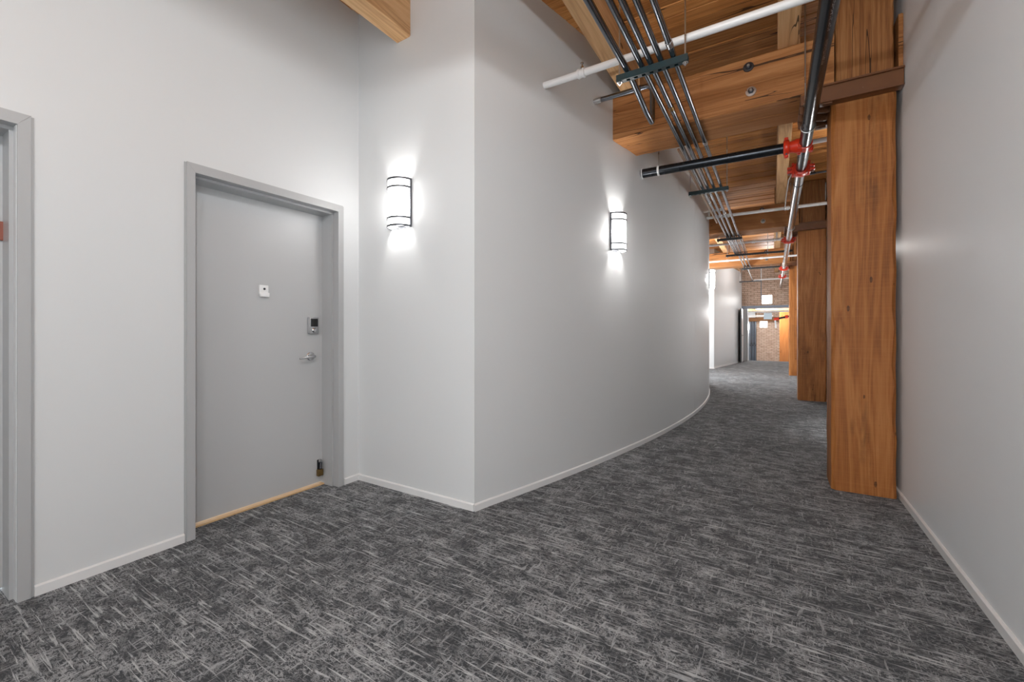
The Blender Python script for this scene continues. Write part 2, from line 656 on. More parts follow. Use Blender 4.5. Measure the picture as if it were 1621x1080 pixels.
# the second recess, mirrored further on
solo('wall_left_far', B().box(-2.95, -2.75, YE + 0.13, 14.25, 0, ZT), M_wall,
     'plain wall inside the second recess', 'wall', kind='structure', smooth=0)
solo('wall_recess_far', B().box(-2.95, -1.52, 14.12, 14.25, 0, ZT), M_wall,
     'bright narrow wall strip facing the camera beyond the curve', 'wall', kind='structure', smooth=0)
C2 = [(-1.52, 14.12), (-1.44, 14.7), (-1.345, 15.3), (-1.25, 15.9), (-1.165, 16.45), (-1.10, 16.95), (-1.06, 17.3), (-1.03, 17.8), (-1.02, 18.5)]
solo('wall_curved_far', B().strip_prism(C2, [(x - 0.14, max(y, 14.25)) for x, y in C2], 0, ZT), M_wall,
     'second curved grey wall at the far end of the corridor', 'wall', kind='structure', smooth=20)

# right wall
solo('wall_right', B().box(0.75, 0.90, -4.6, 18.75, 0, ZT), M_wall_brightened,
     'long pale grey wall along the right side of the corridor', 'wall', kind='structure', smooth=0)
# recess wall behind the camera
solo('wall_back', B().box(-2.95, -1.45, -1.85, -1.72, 0, ZT), M_wall,
     'recess wall behind the camera position', 'wall', kind='structure', smooth=0)
solo('wall_back_side', B().box(-1.60, -1.45, -4.6, -1.85, 0, ZT), M_wall,
     'corridor wall continuing behind the camera position', 'wall', kind='structure', smooth=0)


# brick walls ---------------------------------------------------------------
def bricks(b, x0, x1, z0, z1, yf, bl=0.205, bh=0.062, m=0.011, depth=0.06):
    row = 0
    z = z0
    while z + bh <= z1 + 1e-6:
        off = (bl + m) * (0.5 if row % 2 else 0.0)
        x = x0 - off
        while x < x1 - 0.02:
            a, c = max(x, x0), min(x + bl, x1)
            if c - a > 0.03:
                j = random.uniform(-0.006, 0.006)
                b.box(a + random.uniform(0, .003), c - random.uniform(0, .003), yf + j, yf + depth, z + random.uniform(0, .004), z + bh)
            x += bl + m
        z += bh + m
        row += 1
    return b


hd = thing('wall_far', 'tan brick wall above the far opening', 'wall', (-0.15, 18.5, 2.06), kind='structure')
part('mortar_bed', B().box(-1.04, 0.75, 18.515, 18.70, 2.06, ZT), M_mortar, hd, 0)
tag(part('brick_course', bricks(B(), -1.04, 0.75, 2.065, DECK, 18.5), M_brick, hd, 0), kind='stuff')
solo('trim_1', B().box(-1.06, 0.75, 18.44, 18.72, 1.985, 2.06).box(-1.06, 0.75, 18.42, 18.44, 1.97, 2.08), M_bluegrey,
     'blue-grey steel lintel under the far brickwork', 'trim', kind='structure', smooth=0)
fw = thing('wall_end', 'pale brick wall seen through the far opening', 'wall', (-0.3, 25.0, -0.6), kind='structure')
part('mortar_bed', B().box(-0.78, 0.86, 25.02, 25.15, -0.6, 2.7), M_mortar, fw, 0)
tag(part('brick_course', bricks(B(), -0.72, 0.86, -0.59, 2.6, 25.0), M_brick, fw, 0), kind='stuff')
solo('wall_end_left', B().box(-1.80, -0.78, 25.0, 25.15, -0.6, 2.7), M_wall,
     'white wall panel left of the far brick wall', 'wall', kind='structure', smooth=0)
solo('wall_end_side', B().box(-1.35, -1.25, 18.75, 25.0, -0.6, 2.7), M_wall,
     'white side wall beyond the far opening', 'wall', kind='structure', smooth=0)
solo('wall_end_right', B().box(0.75, 0.86, 18.75, 25.0, -0.6, 2.7), M_wall,
     'right wall beyond the far opening', 'wall', kind='structure', smooth=0)

# ceiling: plank deck -----------------------------------------------------------
ceil = solo('ceiling', B().box(-2.98, 0.90, -4.6, 18.6, DECK + 0.036, DECK + 0.10), M_void,
            'timber plank deck ceiling above the beams', 'ceiling', kind='structure', smooth=0)
PW = 0.132
variants = []
for i in range(6):
    b = B().box(-1.83, 1.83, -PW / 2 + 0.002, PW / 2 - 0.002, 0, 0.034, 0.004)
    for v in b.bm.verts:
        if abs(v.co.z) < 0.006:
            v.co.y += random.uniform(-0.0015, 0.0015)
            v.co.z += random.uniform(-0.003, 0.003)
    variants.append(b.mesh('plank', W_deck, (0, 0, 0), 0))
y = -0.6
i = 0
while y < 18.4:
    o = link('plank', variants[i % 6], ceil, (-1.0 - 0.09 + random.uniform(-.02, .02), y, DECK + random.choice((0, 0, 0.002, -0.003, 0.005))))
    y += PW + random.choice((0.001, 0.002, 0.004))
    i += 1
rest = B()
y = -4.55
while y < -0.72:
    rest.box(-2.94, 0.75, y, y + PW - 0.004, DECK, DECK + 0.034)
    y += PW
tag(part('plank_run', rest, W_deck, ceil, 0), kind='stuff')
ceil2 = solo('ceiling', B().box(-1.9, 0.86, 18.72, 25.1, 2.45, 2.55), W_dark,
             'low dark timber ceiling beyond the far opening', 'ceiling', kind='structure', smooth=0)

# baseboards ---------------------------------------------------------------------
BH = 0.047
BT = 0.012


def bb_straight(name, label, pts, nx, ny):
    """pts two ends on the wall face; n = outward normal"""
    (xa, ya), (xb, yb) = pts
    prof = [(0, 0), (BT, 0), (BT, BH - 0.006), (BT - 0.007, BH), (0, BH)]
    b = B()
    ra = [b.bm.verts.new((xa + nx * d, ya + ny * d, z)) for d, z in prof]
    rb = [b.bm.verts.new((xb + nx * d, yb + ny * d, z)) for d, z in prof]
    for k in range(5):
        j = (k + 1) % 5
        b.bm.faces.new((ra[k], ra[j], rb[j], rb[k]))
    b.bm.faces.new(ra)
    b.bm.faces.new(list(reversed(rb)))
    return solo(name, b, M_base, label, 'baseboard', kind='structure', smooth=0)


bb_straight('baseboard_left', 'low white baseboard between the two grey door frames', [(-2.75, 0.497), (-2.75, 1.052)], 1, 0)
bb_straight('baseboard_left', 'short white baseboard between the door frame and the corner', [(-2.75, 2.072), (-2.75, 2.206)], 1, 0)
bb_straight('baseboard_recess', 'low white baseboard below the near sconce', [(-2.75, 2.206), (-1.634, 2.206)], 0, -1)
bb_straight('baseboard_right', 'low white baseboard along the right wall', [(0.75, -4.55), (0.75, 18.6)], -1, 0)
bb_straight('baseboard_recess_far', 'white baseboard under the far bright wall strip', [(-2.75, 14.12), (-1.52, 14.12)], 0, -1)


def bb_curve(name, label, pts):
    prof = [(0, 0), (BT, 0), (BT, BH - 0.006), (BT - 0.007, BH), (0, BH)]
    b = B()
    rows = []
    n = len(pts)
    for i, (x, y) in enumerate(pts):
        p, q = pts[max(0, i - 1)], pts[min(n - 1, i + 1)]
        tx, ty = q[0] - p[0], q[1] - p[1]
        L = math.hypot(tx, ty)
        nx, ny = ty / L, -tx / L
        if i == 0:
            nx, ny = 1.0, -1.0
        rows.append([b.bm.verts.new((x + nx * d, y + ny * d, z)) for d, z in prof])
    for ra, rb in zip(rows, rows[1:]):
        for k in range(5):
            j = (k + 1) % 5
            b.bm.faces.new((ra[k], ra[j], rb[j], rb[k]))
    b.bm.faces.new(rows[0])
    b.bm.faces.new(list(reversed(rows[-1])))
    return solo(name, b, M_base, label, 'baseboard', kind='structure', smooth=30)


bb_curve('baseboard_curved', 'low white baseboard bending along the curved wall', A)
bb_curve('baseboard_curved_far', 'low white baseboard of the second curved wall', C2[:-2])


# ------------------------------------------------------------------ doors
def door(name, label, yo0, yo1, leaf_y0, leaf_y1):
    """yo = outer edges of the frame on the wall face x=-2.75"""
    d = thing(name, label, 'door', (-2.75, (yo0 + yo1) / 2, 0), kind='structure')
    zt = 2.087
    fw_ = 0.05
    xf = -2.738        # proud of the wall
    f = B()
    iy0, iy1, iz = yo0 + fw_, yo1 - fw_, zt - fw_
    ya, yb = yo0 + 0.010, yo1 - 0.010
    MX = Matrix(((0, 0, 1, 0), (1, 0, 0, 0), (0, 1, 0, 0), (0, 0, 0, 1)))   # (y, z, x) -> world

    def plate(pts, x0, x1):
        g = B().prism(pts, x0, x1).xform(MX)
        me_ = bpy.data.meshes.new('tmp')
        g.bm.to_mesh(me_)
        g.bm.free()
        f.bm.from_mesh(me_)
        bpy.data.meshes.remove(me_)
    m_ = 0.0004
    plate([(ya, 0), (iy0, 0), (iy0, iz - m_), (ya, zt - m_)], -2.955, xf)
    plate([(iy1, 0), (yb, 0), (yb, zt - m_), (iy1, iz - m_)], -2.955, xf)
    plate([(ya + m_, zt), (iy0 + m_, iz), (iy1 - m_, iz), (yb - m_, zt)], -2.955, xf)
    # outer returns, a step lower than the face
    plate([(yo0, 0), (ya, 0), (ya, zt - 0.003), (yo0, zt - 0.003)], -2.90, -2.745)
    plate([(yb, 0), (yo1, 0), (yo1, zt - 0.003), (yb, zt - 0.003)], -2.90, -2.745)
    # stops of the rebate
    plate([(iy0, 0), (iy0 + 0.015, 0), (iy0 + 0.015, iz - 0.015), (iy0, iz - 0.015)], -2.93, -2.795)
    plate([(iy1 - 0.015, 0), (iy1, 0), (iy1, iz - 0.015), (iy1 - 0.015, iz - 0.015)], -2.93, -2.795)
    plate([(iy0, iz - 0.015), (iy1, iz - 0.015), (iy1, iz), (iy0, iz)], -2.93, -2.795)
    part('door_frame', f, M_frame, d, 0)
    leaf = part('door_leaf', B().box(-2.955, -2.912, leaf_y0, leaf_y1, 0.020, 2.02, 0.0015), M_door, d, 0)
    return d, leaf


d1, leaf1 = door('door_1', 'closed grey flush door in a grey steel frame', 1.052, 2.066, 1.10, 2.016)
part('threshold', B().box(-2.96, -2.885, 1.105, 2.012, 0.0, 0.011, 0.002), W_sill, d1, 0)['label'] = 'pale timber strip under the door'
d2, leaf2 = door('door_2', 'second grey door frame at the left edge of the view', -0.517, 0.497, -0.467, 0.447)
XL = -2.912
# lever handle
lv = part('lever_handle', B().rev((XL, 1.905, 0.968), (1, 0, 0), [(0, 0.030), (0.006, 0.032), (0.010, 0.028), (0.012, 0.013), (0.048, 0.012), (0.050, 0.0)], 28), M_chrome, leaf1)
lv['label'] = 'satin nickel lever handle'
grip = B()
gp = [(XL + 0.046, 1.912, 0.968), (XL + 0.052, 1.89, 0.969), (XL + 0.052, 1.855, 0.966), (XL + 0.050, 1.82, 0.961), (XL + 0.048, 1.792, 0.957)]
grip.tube(gp, [0.010, 0.0115, 0.010, 0.0085, 0.006], 12)
part('lever_grip', grip, M_chrome, lv)
# keypad lock
kp = part('keypad_lock', B().box(XL, XL + 0.020, 1.878, 1.962, 1.133, 1.256, 0.006, 2), M_chrome, leaf1)
kp['label'] = 'nickel keypad lock with a black touch screen'
part('touch_screen', B().box(XL + 0.019, XL + 0.024, 1.896, 1.952, 1.187, 1.246, 0.002), M_black, kp, 0)
part('turn_knob', B().rev((XL + 0.019, 1.924, 1.160), (1, 0, 0), [(0, 0.019), (0.006, 0.018), (0.010, 0.014), (0.020, 0.012), (0.022, 0.0)], 24), M_chrome, kp)
# white viewer plate
vp = part('viewer_plate', B().box(XL, XL + 0.016, 1.533, 1.592, 1.398, 1.462, 0.004, 2).box(XL, XL + 0.022, 1.537, 1.596, 1.383, 1.412, 0.004, 2), M_plast, leaf1)
vp['label'] = 'white plastic door viewer plate'
part('viewer_lens', B().rev((XL + 0.015, 1.564, 1.436), (1, 0, 0), [(0, 0.008), (0.004, 0.007), (0.005, 0.0)], 16), M_dkmetal, vp)
# flip door stop near the foot of the leaf
ds = part('door_stop', B().box(XL, XL + 0.008, 1.958, 1.990, 0.085, 0.190, 0.002).tube([(XL + 0.006, 1.976, 0.172), (XL + 0.022, 1.976, 0.168), (XL + 0.026, 1.970, 0.125)], 0.008, 10), M_dkmetal, leaf1)
ds['label'] = 'tarnished flip-down door stop'
part('stop_foot', B().box(XL + 0.006, XL + 0.036, 1.948, 1.988, 0.072, 0.122, 0.005, 2), M_brass, ds)
part('stop_pivot', B().rev((XL, 1.978, 0.178), (1, 0, 0), [(0, 0.014), (0.016, 0.013), (0.022, 0.009), (0.023, 0.0)], 18), M_chrome, ds)
# plaque on the second leaf
solo('plaque', B().box(XL, XL + 0.012, 0.15, 0.437, 1.556, 1.640, 0.002), M_rtag,
     'small copper-brown plaque on the door at the left edge', 'plaque', (XL, 0.36, 1.6), smooth=0)


# ------------------------------------------------------------------ wall sconces
def half_ellipse(a, d, n=20):
    return [(a * math.cos(PI - PI * i / n), -d * math.sin(PI * i / n)) for i in range(n + 1)]


def shell(b, a, d, th, z0, z1, n=20):
    o_ = half_ellipse(a, d, n)
    i_ = half_ellipse(a - th, d - th, n)
    b.strip_prism(o_, i_, z0, z1)
    return b


def sconce(label, loc, rotz, group='half-round wall sconces', watts=SCONCE_W, big=1.0):
    t = thing('wall_sconce', label, 'wall lamp', loc, group, rotz=rotz)
    a, d, Hh = 0.100, 0.098, 0.34
    lpart('back_plate', B().box(-a + 0.006, a - 0.006, -0.006, -0.0005, 0.0, Hh), M_bandmetal, t, 0)
    lpart('glass_shade', shell(B(), a - 0.005, d - 0.005, 0.003, 0.003, Hh - 0.003), M_glow, t)
    for z0 in (0.0, 0.056, 0.272, 0.330):
        lpart('metal_band', shell(B(), a + 0.002, d + 0.002, 0.006, z0 - 0.001, z0 + 0.012), M_bandmetal, t)
    for sx in (-1, 1):
        lpart('side_strip', B().box(sx * a - 0.004, sx * a + 0.004, -0.014, 0.0, 0.0, Hh, 0.001), M_bandmetal, t, 0)
    lpart('lamp_bracket', B().prism([(-0.03, -0.008), (0.05, -0.008), (-0.01, -0.034)], 0.012, 0.016), M_zinc, t, 0)
    ld = bpy.data.lights.new('sconce_lamp', 'POINT')
    ld.energy = watts
    ld.color = (1.0, 0.975, 0.94)
    ld.shadow_soft_size = 0.03
    lo = bpy.data.objects.new('sconce_lamp', ld)
    S.collection.objects.link(lo)
    lo.parent = t
    lo.location = (0, -0.055, 0.17)
    return t


sconce('lit half-round sconce on the short wall near the grey door', (-2.288, 2.206, 1.895), 0)
sl = (curve_x(3.95) - curve_x(3.75)) / 0.2
sconce('lit half-round sconce on the long curved wall', (curve_x(3.85) + 0.001, 3.85, 1.885), math.atan2(1, sl) if False else PI / 2 - math.atan(sl), watts=11.0)
sconce('far lit sconce on the bright wall strip beyond the curve', (-1.70, 14.12, 2.15), 0)

# mirrored fitting of the recess behind the camera, then two added sconces
sconce('lit half-round sconce on the recess wall behind the camera position', (-2.15, -1.72, 1.895), PI)
sconce('added half-round sconce on the hidden end of the curved wall, for extra light', (curve_x(8.2) + 0.003, 8.2, 1.885), PI / 2 + 0.12)  # added out of view as extra light for the second bay
sconce('added fill sconce on the right wall, unseen behind the nearest timber column', (0.7495, 6.1, 1.885), -PI / 2, watts=70.0)  # added out of view as fill for curved wall, floor and second bay


# ------------------------------------------------------------------ timber frame
def timber(name, label, cat, x0, x1, y0, y1, z0, z1, mat, axis, ch=0.012, jit=0.003, group=None, n=14):
    """sawn timber: rings along its axis, chamfered arrises that wander a little"""
    ctr = ((x0 + x1) / 2, (y0 + y1) / 2, (z0 + z1) / 2)
    ext = [(x1 - x0) / 2, (y1 - y0) / 2, (z1 - z0) / 2]
    u, v = [i for i in range(3) if i != axis]
    b = B()
    rings = []
    ph = [random.uniform(0, 6) for _ in range(8)]
    for i in range(n + 1):
        t = -ext[axis] + 2 * ext[axis] * i / n
        ring = []
        k = 0
        for su, sv in ((-1, -1), (1, -1), (1, 1), (-1, 1)):
            c = ch * (1 + 0.35 * math.sin(2.1 * i + ph[k]) + random.uniform(-0.2, 0.2))
            e = random.uniform(-jit, jit) * 0.5
            pa = (su * (ext[u] - c) + 0, sv * ext[v] + e)
            pb = (su * ext[u] + e, sv * (ext[v] - c))
            seq = (pb, pa) if su * sv > 0 else (pa, pb)
            if su * sv > 0:
                seq = (pa, pb) if False else (pb, pa)
            ring.append((su, sv, pa, pb))
            k += 1
        # walk around counter-clockwise
        order = [ring[0][3], ring[0][2], ring[1][2], ring[1][3], ring[2][3], ring[2][2], ring[3][2], ring[3][3]]
        vs = []
        for p in order:
            co = [0, 0, 0]
            co[axis], co[u], co[v] = t, p[0], p[1]
            vs.append(b.bm.verts.new(co))
        rings.append(vs)
    for a, c in zip(rings, rings[1:]):
        for k in range(8):
            j = (k + 1) % 8
            b.bm.faces.new((a[k], a[j], c[j], c[k]))
    b.bm.faces.new(list(reversed(rings[0])))
    b.bm.faces.new(rings[-1])
    o = link(name, b.mesh(name, mat, (0, 0, 0), 0), None, ctr)
    ORIG[o.name] = ctr
    return tag(o, label, cat, group)


CZ = 2.80     # underside of the steel caps
cols = [(0.362, 0.722, 3.868, 4.20, 'nearest timber column, thick honey-brown post against the right wall'),
        (0.350, 0.736, 8.52, 8.86, 'second timber column from the camera, with a long vertical crack'),
        (0.350, 0.736, 13.05, 13.39, 'third timber column from the camera, narrow sliver behind the second')]
ordn = ['nearest', 'second', 'third']
for i, (x0, x1, y0, y1, lab) in enumerate(cols):
    timber('timber_column', lab, 'column', x0, x1, y0, y1, 0.0, CZ + 0.072, W_post if i != 1 else W_post_crack, 2, 0.020, 0.004, None, 22)
    # steel cap
    c = thing('steel_column_cap', 'brown painted steel cap on the %s timber column' % ordn[i], 'bracket', ((x0 + x1) / 2, (y0 + y1) / 2, CZ))
    ya, yb = y0 - 0.093, y1 + 0.100
    xa, xb = x0 - 0.072, 0.746

    def chan(yo, s):
        b = B()
        b.box(xa, xb, min(yo, yo + s * 0.010), max(yo, yo + s * 0.010), CZ, CZ + 0.125, 0.002)
        b.box(xa, xb, min(yo, yo - s * 0.022), max(yo, yo - s * 0.022), CZ + 0.112, CZ + 0.125, 0.002)
        b.box(xa, xb, min(yo - s * 0.012, yo + s * 0.068), max(yo - s * 0.012, yo + s * 0.068), CZ, CZ + 0.010, 0.002)
        return b
    part('channel', chan(ya + 0.022, 1), M_cap, c, 0)
    part('channel', chan(yb - 0.022, -1), M_cap, c, 0)
    part('bearing_plate', B().box(x0 - 0.19, xb - 0.002, ya + 0.024, yb - 0.024, CZ + 0.074, CZ + 0.091, 0.002), M_cap, c, 0)
    for k in range(4):
        yy = ya + 0.04 + (yb - ya - 0.092) * k / 3
        part('gusset', B().prism([(x0 - 0.188, 0.0), (x0 - 0.002, 0.0), (x0 - 0.002, -0.085), (x0 - 0.03, -0.085), (x0 - 0.188, -0.055)], 0, 0.014)
             .xform(Matrix.Translation((0, yy, CZ + 0.075)) @ Matrix.Rotation(PI / 2, 4, 'X') @ Matrix.Scale(1, 4)), M_cap, c, 0)
    # post above the cap
    timber('timber_post', 'split upper post standing on the cap of the %s column' % ordn[i], 'post',
           x0 + 0.023, x1 - 0.018, y0 - 0.018, y1 + 0.02, CZ + 0.093, DECK - 0.006, W_post_up, 2, 0.008, 0.003)

# girders: pairs of timbers side by side across the corridor
GZ0, GZ1 = 2.892, 3.285
gy = [3.80, 8.42, 12.97]
for i, y0 in enumerate(gy):
    who = ordn[i]
    xl = curve_x(y0) - 0.012 if y0 < 9 else -2.74
    xl2 = min(curve_x(y0 + 0.24), curve_x(y0 + 0.48)) - 0.012 if y0 < 9 else -2.74
    xl = min(xl, curve_x(y0 + 0.24) - 0.012) if y0 < 9 else xl
    f = timber('timber_girder', 'front timber of the %s double ceiling girder, crossing from the curved wall to the post' % who, 'beam',
               xl, cols[i][0] + 0.010, y0, y0 + 0.232, GZ0, GZ1, W_gird, 0, 0.008, 0.004, None, 24)
    timber('timber_girder', 'back timber of the %s double ceiling girder' % who, 'beam',
           xl2, cols[i][0] + 0.008, y0 + 0.240, y0 + 0.475, GZ0 + 0.004, GZ1, W_gird, 0, 0.008, 0.004, None, 24)
    timber('timber_girder', 'short girder stub between the %s post and the right wall' % who, 'beam',
           cols[i][1] + 0.002, 0.748, y0 + 0.03, y0 + 0.40, GZ0, GZ1 + 0.02, W_gird, 0, 0.006, 0.003, None, 4)
    for k, (bx, bz) in enumerate(((-0.165, 3.213), (-0.148, 3.018))):
        bt = thing('girder_bolt', '%s bolt with a round washer on the %s girder' % (('upper', 'lower')[k], who), 'bolt', (bx, y0, bz))
        part('washer', B().rev((bx, y0 + 0.004, bz), (0, -1, 0), [(0, 0.036), (0.006, 0.038), (0.010, 0.036), (0.011, 0.02)], 26), M_dkmetal if k == 0 else M_zinc, bt)
        part('nut', B().rev((bx, y0 - 0.006, bz), (0, -1, 0), [(0, 0.021), (0.014, 0.021), (0.016, 0.018)], 6), M_dkmetal, bt, 0)
        part('bolt_end', B().rev((bx, y0 - 0.02, bz), (0, -1, 0), [(0, 0.010), (0.014, 0.010), (0.017, 0.007)], 12), M_zinc, bt)

# joists along the corridor
JW = 0.132
spans = [(-4.55, 3.86), (3.86, 8.60), (8.60, 13.15), (13.15, 18.49)]
bays = ['nearest bay', 'second bay', 'third bay', 'last bay']
for nm, jx in (('middle', 0.028), ('left', -1.165)):
    for k, (a, c) in enumerate(spans):
        timber('timber_joist', '%s ceiling joist of the %s, running along the corridor' % (nm, bays[k]), 'beam',
               jx + (0, 0.012, -0.008, 0.006)[k], jx + JW + (0, 0.012, -0.008, 0.006)[k], a, c - 0.004, GZ1 + 0.004, DECK - 0.004, W_joist, 1, 0.007, 0.003, None, 18)
timber('timber_joist', 'pale joist end entering the short wall above the near sconce', 'beam', -2.335, -2.198, -1.84, 2.205, 3.246, DECK - 0.004, W_joist, 1, 0.007, 0.003, None, 12)


# ------------------------------------------------------------------ pipes and conduits
ZS = 2.811          # underside of the hangers
ZC = ZS + 0.0415
RC = 0.0178
cx = {1: -0.820, 2: -0.724, 3: -0.668, 4: -0.605, 5: -0.529}
names = {1: 'leftmost conduit of the rack, turning up into the curved wall', 2: 'second conduit from the left in the ceiling rack',
         3: 'middle conduit of the ceiling rack with a brass coupling', 4: 'fourth conduit from the left in the ceiling rack', 5: 'rightmost conduit of the ceiling rack'}


def coupling(b, c, axis, r, L):
    return b.rev([c[i] - axis[i] * L / 2 for i in range(3)], axis, [(0, r), (0.003, r + 0.0035), (L - 0.003, r + 0.0035), (L, r)], 16)


t = thing('conduit', names[1], 'conduit', (cx[1], 0, ZC))
x1c, zc1 = cx[1], ZC + 0.0215
zt_ = 3.128
zd = 2.815
pts = [(x1c, -4.5, zc1), (x1c, 2.86, zc1), (x1c - 0.002, 3.1, zd + 0.03), (x1c - 0.004, 3.3, zd + 0.006)] + arc((x1c - 0.005, 0, zd), (x1c - 0.005, 3.50, zd), (x1c - 0.005, 3.50, zt_), 0.04) \
    + arc((x1c - 0.005, 3.50, 0), (x1c - 0.005, 3.50, zt_), (-2, 3.50, zt_), 0.05) + [(-1.33, 3.50, zt_)]
part('tube', B().tube(pts, 0.0205, 16), M_conduit, t, 60)
part('wall_fitting', coupling(B(), (-1.285, 3.50, zt_), (1, 0, 0), 0.0205, 0.07), M_zinc, t)
part('wall_fitting', coupling(B(), (-0.93, 3.50, zt_), (1, 0, 0), 0.0205, 0.03), M_dkmetal, t)
ends = {2: 10.8, 3: 13.3, 4: 16.8, 5: 13.3}
for k in (2, 3, 4, 5):
    t = thing('conduit', names[k], 'conduit', (cx[k], 0, ZC))
    part('tube', B().tube([(cx[k], -4.5, ZC + RC), (cx[k], 6, ZC + RC), (cx[k], ends[k], ZC + RC)], RC, 16), M_conduit, t, 60)
    for yc in ({3: (3.43, 7.0), 5: (4.23, 2.66), 4: (6.9,), 2: (6.2,)}[k]):
        part('coupling', coupling(B(), (cx[k], yc, ZC + RC), (0, 1, 0), RC, 0.055), M_brass if yc == 3.43 else M_zinc, t)
t = thing('conduit', 'slim tan pipe squeezed between the conduits behind the nearest girder', 'pipe', (-0.76, 5, ZC))
part('tube', B().tube([(-0.762, 4.25, ZC + 0.013), (-0.762, 5.6, ZC + 0.013), (-0.762, 7.46, ZC + 0.013)], 0.012, 14), M_tan, t, 60)
for q, xx in enumerate((-0.696, -0.6365, -0.567, -0.492)):
    t = thing('conduit', ('first', 'second', 'third', 'fourth')[q] + ' extra slim conduit from the left between the third and fourth hangers', 'conduit', (xx, 9.5, ZC), 'slim far conduits')
    part('tube', B().tube([(xx, 8.7, ZC + 0.010), (xx, 9.6, ZC + 0.010), (xx, 10.75, ZC + 0.010)], 0.0085, 12), M_conduit, t, 60)


def strut(label, x0, x1, y, mat=M_strut, rods=None, ztop=DECK):
    """slotted steel channel hung from two threaded rods"""
    h = thing('conduit_hanger', label, 'hanger', ((x0 + x1) / 2, y, ZS), 'conduit hangers')
    ya, yb = y - 0.0205, y + 0.0205
    b = B()
    b.box(x0, x1, ya, ya + 0.003, ZS, ZC, 0.0008)
    b.box(x0, x1, yb - 0.003, yb, ZS, ZC, 0.0008)
    b.box(x0, x1, ya + 0.003, ya + 0.010, ZS, ZS + 0.003)
    b.box(x0, x1, yb - 0.010, yb - 0.003, ZS, ZS + 0.003)
    x = x0
    first = True
    while x < x1 - 1e-4:
        e = min(x + (0.014 if first else 0.026), x1)
        b.box(x, e, ya + 0.010, yb - 0.010, ZS, ZS + 0.003)
        first = False
        x = e + 0.024
    part('slotted_channel', b, mat, h, 0)
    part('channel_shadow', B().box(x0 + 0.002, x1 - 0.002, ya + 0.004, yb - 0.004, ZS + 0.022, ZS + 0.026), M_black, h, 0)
    rods = rods or (x0 + 0.018, x1 - 0.018)
    for rx in rods:
        r = part('threaded_rod', B().tube([(rx, y, ZS - 0.022), (rx, y, (ZS + ztop) / 2), (rx, y, ztop)], 0.0048, 10), M_zinc, h, 60)
        part('hex_nut', B().rev((rx, y, ZS - 0.002), (0, 0, -1), [(0, 0.017), (0.003, 0.017), (0.0031, 0.010), (0.012, 0.010)], 14), M_zinc, r)
    return h


strut('nearest dark green slotted hanger carrying the conduits', -0.890, -0.444, 2.795)
strut('second dark green slotted hanger beyond the black branch pipe', -0.884, -0.446, 5.60)
strut('third hanger, black, below the second girder', -0.89, -0.48, 8.75, M_blackpaint, ztop=GZ0 - 0.002)
strut('fourth hanger, long and black, reaching to the main pipe', -0.91, 0.345, 10.7, M_blackpaint, rods=(-0.88, -0.1))
strut('fifth hanger, long and black, under the third girder', -0.72, 0.345, 13.2, M_blackpaint, rods=(-0.70, -0.05), ztop=GZ0 - 0.002)
strut('farthest hanger, thin black bar in front of the brickwork', -1.00, -0.33, 16.7, M_blackpaint)

# main sprinkler pipe along the right
PX, PZ, PR = 0.232, 2.752, 0.0445
mp = thing('sprinkler_main', 'thick black sprinkler main running down the corridor, silver past its red joint', 'pipe', (PX, 4, PZ))
part('black_pipe', B().tube([(PX, -4.5, PZ), (PX, 0, PZ), (PX, 5.05, PZ)], PR, 28), M_blackpipe_print, mp, 60)
part('steel_pipe', B().tube([(PX, 5.05, PZ), (PX, 9, PZ), (PX, 18.52, PZ)], PR - 0.002, 28), M_greypipe, mp, 60)['label'] = 'bright steel length'
part('pipe_joint', B().rev((PX, 5.55, PZ), (0, 1, 0), [(0, PR - 0.002), (0.002, PR + 0.001), (0.012, PR + 0.001), (0.014, PR - 0.002)], 28), M_dkmetal, mp)


def clamp(parent, yc, L=0.060, s=1.0):
    r = PR
    b = B().rev((PX, yc - L / 2, PZ), (0, 1, 0), [(0, r + 0.002), (0.004, r + 0.016 * s), (0.016, r + 0.022 * s), (L - 0.016, r + 0.022 * s), (L - 0.004, r + 0.016 * s), (L, r + 0.002)], 28)
    for sx in (-1, 1):
        for sz in (-1, 1):
            z0, z1 = sorted((PZ + sz * 0.005, PZ + sz * 0.030))
            b.box(PX + sx * (r + 0.036 * s) - 0.026, PX + sx * (r + 0.036 * s) + 0.026, yc - 0.024, yc + 0.024, z0, z1, 0.006, 2)
            b.box(PX + sx * (r + 0.020) - 0.012, PX + sx * (r + 0.020) + 0.012, yc - L / 2 - 0.004, yc + L / 2 + 0.004, PZ + sz * 0.045 - 0.012, PZ + sz * 0.045 + 0.012, 0.005, 2)
    for a in (0.9, 2.24):
        ca, sa = math.cos(a), -math.sin(a)
        b.box(PX + ca * (r + 0.018) - 0.012, PX + ca * (r + 0.018) + 0.012, yc - L / 2 - 0.003, yc + L / 2 + 0.003, PZ + sa * (r + 0.018) - 0.010, PZ + sa * (r + 0.018) + 0.010, 0.004, 2)
    c = part('red_coupling', b, M_orange, parent, 40)
    for sx in (-1, 1):
        bx = PX + sx * (r + 0.042 * s)
        part('coupling_bolt', B().tube([(bx, yc, PZ - 0.044), (bx, yc, PZ + 0.044)], 0.007, 10).rev((bx, yc, PZ - 0.030), (0, 0, -1), [(0, 0.013), (0.012, 0.013)], 6), M_zinc, c, 0)
    return c


clamp(mp, 5.08, 0.10, 1.2)
for yc in (8.95, 13.0, 14.9):
    clamp(mp, yc)
